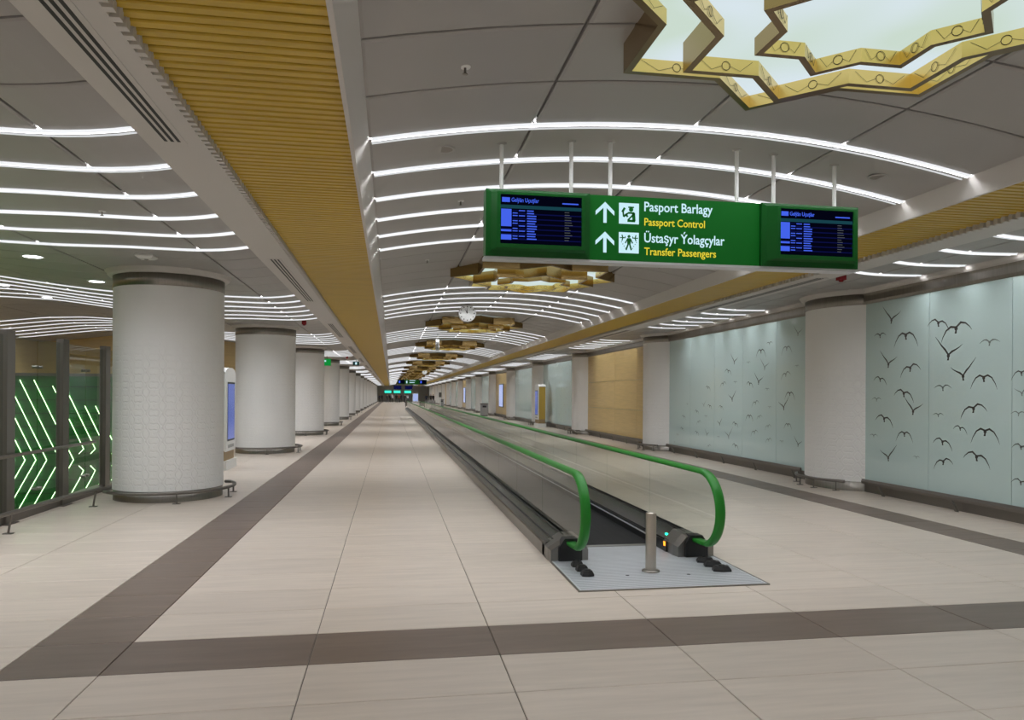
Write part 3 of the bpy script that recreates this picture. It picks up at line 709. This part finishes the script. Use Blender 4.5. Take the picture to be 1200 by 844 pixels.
def hanging_sign(y, label, detail=True):
    O = (2.50, y, 2.85); t = thing('hanging_sign', label, 'sign', O)
    def S(m, name, mt, parent=None, sm=False): return m.build(name, mt, parent or t, sm, off=O)
    z0, z1 = 2.855, 3.425
    S(MB().box(1.70, 3.29, y, y+.10, z0, z1), 'centre_panel', SIGNG)
    S(MB().box(.775, 4.26, y-.01, y+.13, z0-.022, z0), 'bottom_rail', ALU)
    for a, b, xs0, xs1 in ((.785, 1.695, .905, 1.612), (3.295, 4.25, 3.455, 4.175)):
        h = MB(); zs0, zs1 = 2.955, 3.372
        o = [(a, z0), (b, z0), (b, z1), (a, z1)]; i = [(xs0, zs0), (xs1, zs0), (xs1, zs1), (xs0, zs1)]; mid = [(a+.045, z0+.045), (b-.045, z0+.045), (b-.045, z1-.03), (a+.045, z1-.03)]
        h.loft([[(x, y+.13, z) for x, z in o], [(x, y-.03, z) for x, z in o], [(x, y-.04, z) for x, z in mid], [(x, y-.075, z) for x, z in ((xs0-.03, zs0-.035), (xs1+.03, zs0-.035), (xs1+.03, zs1+.02), (xs0-.03, zs1+.02))],
                [(x, y-.075, z) for x, z in i], [(x, y-.055, z) for x, z in i]])
        hs = S(h, 'screen_housing', SIGND)
        scn = S(MB().box(xs0, xs1, y-.058, y-.05, zs0, zs1), 'display', SCRB)
        if not detail:
            S(MB().box(xs0+.02, xs0+.2, y-.06, y-.058, zs0+.06, zs1-.08), 'flight_rows', SCRBL, t); continue
        wS, hS = xs1-xs0, zs1-zs0; Q = lambda m, u0, u1, v0, v1, d=.0605: m.box(xs0+u0*wS, xs0+u1*wS, y-d, y-.058, zs1-v1*hS, zs1-v0*hS)
        bl, dm, gr, tl = MB(), MB(), MB(), MB()
        Q(bl, .02, .115, .055, .15); Q(tl, .0, 1.0, .205, .275, .059)
        for k in range(12):
            v = .29+.052*k
            if k not in (7, 9): Q(bl, .01, .135, v, v+(.052 if k != 6 and k != 8 else .04))
            Q(dm, .0, 1., v+.026, v+.05, .0588) if k % 2 else None
            random.seed(k+31)
            Q(bl if k % 3 else dm, .15, .21, v+.016, v+.034); Q(dm if k % 2 else bl, .225, .30, v+.016, v+.034); L = random.uniform(.08, .14); Q(bl, .325, .325+L, v+.014, v+.036)
            Q(gr, .79, .79+random.uniform(.05, .10), v+.018, v+.03)
        Q(bl, .76, .96, .12, .145)
        S(bl, 'flight_rows', SCRBL, scn)['kind'] = 'stuff'; S(dm, 'flight_rows', SCRBD, scn)['kind'] = 'stuff'; S(gr, 'status_text', SCRG, scn)['kind'] = 'stuff'; S(tl, 'header_row', SCRT, scn)
        lettering('display_title', 'Gelýän Uçuşlar', xs0+.135*wS, xs0+.47*wS, zs1-.14*hS, .050, y-.0595, SCRBL, scn, .01, O)
    if detail:
        lettering('lettering', 'Pasport Barlagy', 2.197, 2.836, 3.305, .118, y, TXTB, t, .012, O); lettering('lettering', 'Passport Control', 2.198, 2.764, 3.178, .094, y, TXTY, t, .010, O)
        lettering('lettering', 'Üstaşyr Ýolagçylar', 2.198, 2.952, 3.030, .118, y, TXTB, t, .012, O); lettering('lettering', 'Transfer Passengers', 2.199, 2.871, 2.918, .094, y, TXTY, t, .010, O)
        for zc in (3.275, 3.015):
            m = MB(); x = 1.838; f = y-.006
            def strip(p): m.loft([[(a, yy, b) for a, b in p] for yy in (y, f)])
            strip([(x-.014, zc-.09), (x+.014, zc-.09), (x+.014, zc+.06), (x-.014, zc+.06)])
            strip([(x, zc+.092), (x-.084, zc+.012), (x-.084, zc-.024), (x, zc+.054)]); strip([(x, zc+.092), (x, zc+.054), (x+.084, zc-.024), (x+.084, zc+.012)])
            S(m, 'arrow', TXTB)
        def disc2(m, cx, cz, r, n=12): m.loft([[(cx+r*math.cos(2*math.pi*i/n), yy, cz+r*math.sin(2*math.pi*i/n)) for i in range(n)] for yy in (y-.004, y-.008)])
        def bar2(m, x0, z0_, x1, z1_, w_):
            dx, dz = x1-x0, z1_-z0_; l = math.hypot(dx, dz); nx, nz = -dz/l*w_/2, dx/l*w_/2
            m.loft([[(a, yy, b) for a, b in ((x0+nx, z0_+nz), (x0-nx, z0_-nz), (x1-nx, z1_-nz), (x1+nx, z1_+nz))] for yy in (y-.004, y-.008)])
        for k, zc in enumerate((3.275, 3.018)):
            pic = S(MB().box(1.965, 2.147, y-.004, y, zc-.091, zc+.091), 'pictogram', TXTB); cx = 2.056; m = MB()
            if k == 0:    # officer checking a passport
                disc2(m, cx+.018, zc+.035, .020); bar2(m, cx-.008, zc+.055, cx+.044, zc+.055, .012)
                bar2(m, cx+.045, zc-.065, cx+.040, zc+.005, .028); bar2(m, cx-.015, zc-.065, cx+.055, zc-.065, .02); bar2(m, cx-.010, zc-.058, cx+.050, zc+.004, .014)
                bar2(m, cx-.010, zc+.005, cx+.048, zc+.005, .016); bar2(m, cx-.010, zc+.002, cx-.05, zc-.03, .016); bar2(m, cx-.05, zc-.03, cx-.055, zc+.015, .014); bar2(m, cx-.062, zc+.01, cx-.040, zc+.048, .02); bar2(m, cx-.035, zc-.005, cx-.012, zc-.03, .016)
            else:         # walking passenger between two aeroplanes
                disc2(m, cx, zc+.055, .013); bar2(m, cx, zc+.04, cx, zc-.01, .032); bar2(m, cx-.006, zc-.01, cx-.026, zc-.065, .013); bar2(m, cx+.006, zc-.01, cx+.022, zc-.065, .013)
                bar2(m, cx-.012, zc+.035, cx-.034, zc-.005, .010); bar2(m, cx+.012, zc+.035, cx+.034, zc-.005, .010)
                for s in (-1, 1):
                    bar2(m, cx+s*.032, zc+.042, cx+s*.082, zc+.042, .008); bar2(m, cx+s*.056, zc+.042, cx+s*.064, zc+.068, .009); bar2(m, cx+s*.056, zc+.042, cx+s*.064, zc+.016, .009); bar2(m, cx+s*.034, zc+.042, cx+s*.034, zc+.056, .006)
                    for a in range(4): disc2(m, cx+s*(.068-.012*a), zc+.005-.018*a, .004, 6)
            S(m, 'pictogram_figure', SIGNG, pic)['kind'] = 'stuff'
    else:
        S(MB().box(1.80, 1.95, y-.004, y, 3.0, 3.3), 'pictogram', TXTB); S(MB().box(2.2, 2.9, y-.004, y, 3.30, 3.36), 'lettering', TXTB); S(MB().box(2.2, 2.8, y-.004, y, 3.05, 3.12), 'lettering', TXTB)
    for x in (.93, 1.545, 1.90, 3.09, 3.45, 4.06):
        r = S(MB().cyl(x, y+.05, z1-.01, zv(x)+.01, .018, 10), 'hanger_rod', WHITE); S(MB().lathe([(.018, zv(x)-.012), (.04, zv(x)-.006), (.045, zv(x)+.01)], 12, c=(x, y+.05)), 'ceiling_rose', CEIL, r, True)
hanging_sign(6.2, 'green hanging sign with two flight screens and passport control directions')
hanging_sign(88.5, 'distant small green hanging sign over the far end of the walkway', False)

# ------------------------------------------------------------------ clocks, ceiling devices, small signs
def clock(x, y, zc, label, rz=0):
    t = thing('hanging_clock', label, 'clock', (x, y, zc), rz); r = .215
    def lathey(prof, n=32): return MB().loft([[(q*math.cos(2*math.pi*i/n), yy, q*math.sin(2*math.pi*i/n)) for i in range(n)] for q, yy in prof])
    lathey([(r*.9, .07), (r, .05), (r, -.05), (r*.94, -.06), (r*.93, -.05)]).build('case', mat('clock_case', (.5, .5, .5), .35, .8), t)
    for s in (-1, 1):
        lathey([(r*.925, s*.055), (r*.925, s*.056)]).build('dial', WHITE, t)
        m = MB()
        for k in range(12):
            a = math.pi/6*k; c, sn = math.cos(a), math.sin(a); w_ = .012; p, q = r*.72, r*.85
            m.q([(p*c-w_*sn, s*.0575, p*sn+w_*c), (p*c+w_*sn, s*.0575, p*sn-w_*c), (q*c+w_*sn, s*.0575, q*sn-w_*c), (q*c-w_*sn, s*.0575, q*sn+w_*c)])
        m.build('hour_marks', INK, t)['kind'] = 'stuff'
        for ang, L, w_ in ((R(93), .55, .008), (R(118), .40, .012)):
            c, sn = math.cos(ang)*s*-1 if s > 0 else math.cos(ang), math.sin(ang)
            MB().q([(-w_*sn, s*.059, w_*c), (w_*sn, s*.059, -w_*c), (r*L*1.5*c, s*.059, r*L*1.5*sn)]).build('hand', INK, t)
    MB().cyl(0, 0, r-.005, zv(x)-zc+.02, .012, 8).build('rod', WHITE, t); MB().cyl(0, 0, zv(x)-zc-.03, zv(x)-zc+.01, .03, 10).build('ceiling_rose', BLACK, t)
clock(1.86, 18.18, 3.69, 'round white wall clock hanging before the third star')
clock(1.70, 27.2, 3.52, 'edge-on round clock hanging from a white rod before the fourth star', R(85))
clock(2.86, 63.6, 3.60, 'small distant white clock hanging in the far vault')
for x, y, l in ((.436, 6.28, 'near the first hanger rod of the green sign'), (4.55, 6.3, 'near the last hanger rod of the green sign'), (.44, 15.6, 'past the second star beside the round columns'), (4.55, 15.6, 'past the second star beside the glass wall')):
    t = thing('ceiling_speaker', f'round flush ceiling speaker {l}', 'speaker', (x, y, zv(x)), group='round ceiling speakers')
    MB().lathe([(.075, -.004), (.09, -.010), (.098, .002)], 24).build('rim', CEIL, t, True); MB().disc((0, 0), .078, 24, -.004).build('grille', mat('speaker_grille', (.24, .22, .20), .7), t)
for x, y, l, zf in ((.457, 4.69, 'before the first light line of the vault', zv), (.75, 8.1, 'between the third and fourth light lines of the vault', zv), (.55, 11.6, 'past the sixth light line of the vault', zv), (-3.0, 8.3, 'over the floor beside the glass partition', zs), (4.3, 11.4, 'beside the second star', zv)):
    t = thing('sprinkler', f'small ceiling sprinkler {l}', 'sprinkler', (x, y, zf(x)), group='ceiling sprinklers')
    MB().lathe([(.0, -.006), (.035, -.004), (.038, .004)], 14).build('rosette', WHITE, t, True); MB().cyl(0, 0, -.045, -.004, .008, 8).lathe([(0, -.05), (.018, -.048), (.018, -.044), (0, -.044)], 8).build('nozzle', STEEL, t)
for x, y, l in ((-5.03, 11.4, 'above the glass partition'), (-5.05, 13.75, 'behind the first round column, towards the partition'), (-8.1, 17.1, 'above the green light wall'), (-8.1, 19.1, 'past the green light wall'), (-5.9, 19.1, 'past the first column behind the green wall'), (-5.0, 22.6, 'behind the second round column')):
    t = thing('downlight', f'round white recessed downlight {l}', 'downlight', (x, y, zs(x)), group='round downlights')
    MB().disc((0, 0), .12, 24, -.006).build('lens', DOWN, t); MB().lathe([(.12, -.007), (.15, -.009), (.155, .004)], 24).build('rim', WHITE, t, True)
t = thing('smoke_detector', 'square white ceiling sensor in front of the first round column', 'sensor', (-3.35, 10.85, zs(-3.35)))
MB().loft([[(-.11, -.11, .01), (.11, -.11, .01), (.11, .11, .01), (-.11, .11, .01)], [(-.12, -.12, -.03), (.12, -.12, -.03), (.12, .12, -.03), (-.12, .12, -.03)], [(-.08, -.08, -.06), (.08, -.08, -.06), (.08, .08, -.06), (-.08, .08, -.06)]]).build('housing', WHITE, t)
MB().lathe([(.03, -.06), (.02, -.075), (0, -.078)], 12).build('sensor_dome', GREYP, t, True)
for x, y, zf, l in ((6.98, 10.55, zs, 'beside the glass wall above the first wall column'), (-2.25, 19.85, zs, 'past the second group of wavy light lines'), (-2.2, 38.2, zs, 'far along the round column row')):
    t = thing('fire_beacon', f'small red fire alarm beacon {l}', 'alarm', (x, y, zf(x)), group='red alarm beacons')
    MB().box(-.055, .055, -.055, .055, -.10, .0).build('housing', REDP, t); MB().lathe([(.04, -.10), (.03, -.125), (0, -.13)], 10).build('lens', REDP, t, True)
t = thing('exit_sign', 'green square exit sign hanging before the fourth round column', 'sign', (-3.15, 37.6, 3.25))
MB().box(-.19, .19, -.02, .02, -.17, .17).build('panel', EXITG, t); MB().box(-.12, -.04, -.024, -.02, .02, .10).build('pictogram', TXTB, t); MB().cyl(0, 0, .17, zs(-3.15)-3.25, .012, 6).build('rod', DSTEEL, t)
t = thing('direction_sign', 'small blue-green hanging sign at the soffit beam far along', 'sign', (-1.95, 42.5, 3.42))
MB().box(-.18, .18, -.02, .02, -.12, .10).build('panel', mat('sign_teal', (.01, .12, .14), .4), t); MB().box(-.05, .05, -.024, -.02, -.08, .06).build('pictogram', TXTB, t); MB().cyl(0, 0, .1, zs(-1.95)-3.42, .012, 6).build('rod', DSTEEL, t)

# ------------------------------------------------------------------ advertising totems, wall screens, bins
SCRAD = mat('advert_screen', (.02, .03, .10), .2, emit=(.10, .16, .55), es=.55, noise=((2, 2, 3), .5, 3))
def totem(x, y, sg, label, side_m):
    t = thing('advert_totem', label, 'display totem', (x, y, 0))
    MB().box(-.22, .22, -.55, .55, 0, .20).build('plinth', WHITE, t); MB().box(-.17, .17, -.48, .48, .20, .42).build('lower_panel', mat('totem_wood', (.30, .21, .11), .5), t)
    MB().box(-.17, .17, -.48, .48, .42, 2.10).build('body', side_m, t)
    xf = sg*.17; a, b = sorted((xf, xf+sg*.03))
    fr = MB().box(a, b, -.50, .50, .40, 2.13).build('front_frame', WHITE, t)
    a, b = sorted((xf+sg*.03, xf+sg*.036)); MB().box(a, b, -.36, .36, .62, 1.92).build('bezel', BLACK, t)
    a, b = sorted((xf+sg*.036, xf+sg*.039)); MB().box(a, b, -.33, .33, .66, 1.88).build('screen', SCRAD, t)
    a, b = sorted((xf+sg*.03, xf+sg*.034)); MB().box(a, b, -.30, .30, .47, .54).build('vent', GREYP, t)
    MB().loft([[(-.19, yy, 2.13) for yy in (-.50, .50)]+[(-.19, yy, z) for yy, z in ((.42, 2.20), (.2, 2.24), (-.2, 2.24), (-.42, 2.20))], [(.19, yy, 2.13) for yy in (-.50, .50)]+[(.19, yy, z) for yy, z in ((.42, 2.20), (.2, 2.24), (-.2, 2.24), (-.42, 2.20))]]).build('top_cap', WHITE, t)
totem(-3.72, 17.2, 1, 'white advertising totem between the first and second round columns', WHITE)
totem(7.75, 37.8, -1, 'gold-sided advertising totem before the fourth wall column', mat('totem_gold', (.45, .30, .05), .35))
SCRW = mat('wall_screen_picture', (.05, .06, .12), .2, emit=(.45, .55, .95), es=.7, noise=((1, 2.5, 1.5), .7, 3))
for y, l in ((54.9, 'oak bay past the fifth wall column'), (82.9, 'oak bay past the eighth wall column')):
    t = thing('wall_screen', f'large lit picture screen on the {l}', 'screen', (XW-.02, y, .75))
    MB().box(-.06, 0, -1.0, 1.0, 0, 1.75).build('frame', BLACK, t); MB().box(-.065, -.06, -.95, .95, .05, 1.70).build('picture', SCRW, t)
def bin_(x, y, label):
    t = thing('trash_bin', label, 'bin', (x, y, 0), group='grey waste bins')
    MB().box(-.28, .28, -.28, .28, .05, .92).build('body', GREYP, t); MB().box(-.26, .26, -.26, .26, 0, .05).build('base', BLACK, t); MB().box(-.30, .30, -.30, .30, .92, 1.0).build('lid', DSTEEL, t); MB().box(-.15, .15, -.286, -.28, .68, .82).build('slot', BLACK, t)
bin_(7.28, 57.6, 'grey waste bin before the sixth wall column'); bin_(7.1, 104, 'distant grey waste bin beside a white post')
t = thing('info_post', 'slim white post beside the distant waste bin', 'post', (6.7, 101, 0))
MB().cyl(0, 0, 0, 2.1, .09, 12).build('pole', WHITE, t); MB().cyl(0, 0, 0, .05, .3, 16).build('base', DSTEEL, t); MB().box(-.2, .2, -.11, -.09, 1.3, 1.95).build('panel', DSTEEL, t)
t = thing('bench', 'distant grey seating bench past the walkway', 'bench', (4.9, 92, 0))
for k in range(5): MB().box(-.65, .65, -.25+k*.1, -.17+k*.1, .42, .46).build('slat', GREYP, t)
for k in range(4): MB().box(-.65, .65, .27, .31, .50+k*.11, .58+k*.11).build('back_slat', GREYP, t)
for s in (-.5, .5):
    for yy in (-.2, .2): MB().box(s-.03, s+.03, yy-.03, yy+.03, 0, .42).build('leg', DSTEEL, t)
    MB().box(s-.03, s+.03, .24, .29, .40, .92).build('back_support', DSTEEL, t)
t = thing('luggage_cart', 'distant dark luggage cart standing past the walkway end', 'cart', (2.2, 96, 0))
MB().box(-.35, .35, -.5, .4, .18, .23).build('tray', DSTEEL, t); MB().box(-.33, .33, -.5, -.44, .23, .75).build('front_basket', DSTEEL, t)
MB().tube([(-.33, .4, .2), (-.33, .5, 1.0), (.33, .5, 1.0), (.33, .4, .2)], .025, 6).build('push_handle', BLACK, t)
for x_, y_ in ((-.3, -.4), (.3, -.4), (-.3, .35), (.3, .35)): MB().tube([(x_-.02, y_, .09), (x_+.02, y_, .09)], .09, 10).build('wheel', BLACK, t)
MB().box(-.27, .27, -.35, .15, .23, .95).build('suitcase', mat('case_grey', (.10, .11, .10), .5), t)

# far end screens
for x, l, z in ((-.6, 'first', 2.2), (1.35, 'second', 2.2), (3.6, 'third', 2.2)):
    t = thing('desk_screen', f'{l} teal counter screen at the far hall end', 'screen', (x, 160, z), group='teal counter screens')
    MB().box(-.85, .85, 0, .1, -.34, .34).build('case', SIGND, t); MB().box(-.72, .72, -.01, 0, -.27, .27).build('display', TEAL, t); MB().cyl(0, .05, .45, zv(x)-z+.03, .03, 6).build('rod', WHITE, t)
for x, l in ((1.35, 'second'), (3.6, 'third')):
    t = thing('flight_monitor', f'dark flight monitor above the {l} teal counter screen', 'screen', (x, 150, 3.05), group='far flight monitors')
    MB().box(-.8, .8, 0, .1, -.4, .4).build('case', BLACK, t); MB().box(-.7, .7, -.01, 0, -.32, .32).build('display', SCRBD, t); MB().cyl(0, .05, .4, zv(x)-3.05+.03, .03, 6).build('rod', WHITE, t)
t = thing('lightbox', 'bright blue-white lightbox poster standing at the far hall end', 'poster', (5.0, 152, 0))
MB().box(-.6, .6, 0, .2, 0, 1.9).build('case', WHITE, t); MB().box(-.5, .5, -.01, 0, .3, 1.8).build('picture', SCRW, t); MB().box(-.65, .65, -.05, .25, 0, .12).build('plinth', GREYP, t)

# ------------------------------------------------------------------ distant people
def person_mesh(step, name, top, leg):
    me = bpy.data.meshes.new('skel'); s = step
    V = [(0, 0, .95), (0, 0, 1.12), (0, 0, 1.35), (0, 0, 1.47), (0, 0, 1.55), (0, -.01, 1.64), (0, -.01, 1.74),
         (.19, 0, 1.40), (.24, .05*s, 1.14), (.25, -.12*s, .90), (.25, -.15*s, .82), (-.19, 0, 1.40), (-.24, -.05*s, 1.14), (-.25, .10*s, .90), (-.25, .12*s, .82),
         (.10, 0, .90), (.11, -.18*s, .50), (.11, -.20*s, .09), (.11, -.34*s-.06, .04), (-.10, 0, .90), (-.11, .12*s, .50), (-.11, .32*s, .10), (-.11, .26*s-.12, .04)]
    Eg = [(0, 1), (1, 2), (2, 3), (3, 4), (4, 5), (5, 6), (2, 7), (7, 8), (8, 9), (9, 10), (2, 11), (11, 12), (12, 13), (13, 14), (0, 15), (15, 16), (16, 17), (17, 18), (0, 19), (19, 20), (20, 21), (21, 22)]
    rad = [(.16, .11), (.15, .11), (.17, .12), (.07, .07), (.06, .06), (.085, .10), (.06, .075), (.065, .065), (.048, .048), (.038, .038), (.035, .045), (.065, .065), (.048, .048), (.038, .038), (.035, .045),
           (.10, .10), (.07, .07), (.045, .05), (.045, .03), (.10, .10), (.07, .07), (.045, .05), (.045, .03)]
    me.from_pydata(V, Eg, []); o = bpy.data.objects.new('tmp', me); COL.objects.link(o)
    o.modifiers.new('s', 'SKIN'); o.modifiers.new('d', 'SUBSURF').levels = 1
    for i, sv in enumerate(me.skin_vertices[0].data): sv.radius = rad[i]; sv.use_root = (i == 0)
    dg = bpy.context.evaluated_depsgraph_get(); out = bpy.data.meshes.new_from_object(o.evaluated_get(dg)); bpy.data.objects.remove(o)
    out.materials.clear()
    for m in (top, leg, SKIN, BLACKM): out.materials.append(m)
    for p in out.polygons:
        c = p.center; z = c.z
        p.material_index = 3 if (z > 1.70 or (z > 1.58 and c.y > .03)) else 2 if (z > 1.46 or (abs(c.x) > .19 and z < .92)) else 0 if z > .93 else 1 if z > .10 else 3
        p.use_smooth = True
    out.name = name; return out
NAVY = mat('navy_cloth', (.015, .018, .035), .8); CHAR = mat('charcoal_cloth', (.02, .02, .02), .8); LCL = mat('pale_shirt', (.45, .45, .47), .8); RUST = mat('rust_cloth', (.2, .07, .04), .8)
people = [(-2.25, 150, NAVY, CHAR, 0., 'dark navy coat by the column row end'), (-1.75, 151, CHAR, CHAR, .6, 'black coat next to the column row end'), (-.7, 148, CHAR, NAVY, .8, 'charcoal jacket walking before the first teal screen'), (-.1, 152, NAVY, CHAR, 0, 'navy jacket queueing below the first teal screen'),
          (.35, 150, LCL, CHAR, .3, 'pale shirt below the first teal screen'), (1.1, 145, CHAR, CHAR, .9, 'black outfit below the second teal screen'), (1.6, 147, RUST, CHAR, .5, 'rust-coloured top beside the second teal screen'), (2.0, 152, NAVY, NAVY, 0, 'navy outfit queueing between the teal screens'),
          (2.8, 149, CHAR, NAVY, .6, 'charcoal top below the third teal screen'), (3.4, 151, LCL, NAVY, 0, 'pale top beside the third teal screen'), (6.3, 132, NAVY, CHAR, .8, 'dark coat walking past the lightbox'), (7.4, 138, CHAR, CHAR, .2, 'black coat standing by the wall past the lightbox'), (7.75, 136, CHAR, NAVY, .7, 'charcoal coat with navy trousers by the wall')]
for i, (x, y, a, b, s, l) in enumerate(people):
    o = ob('person', person_mesh(s, 'person', a, b), None, (x, y, 0), random.choice((0, .6, -.7, 2.6, 3.1)))
    tag(o, 'distant person in '+l, 'person', 'travellers at the far hall end')
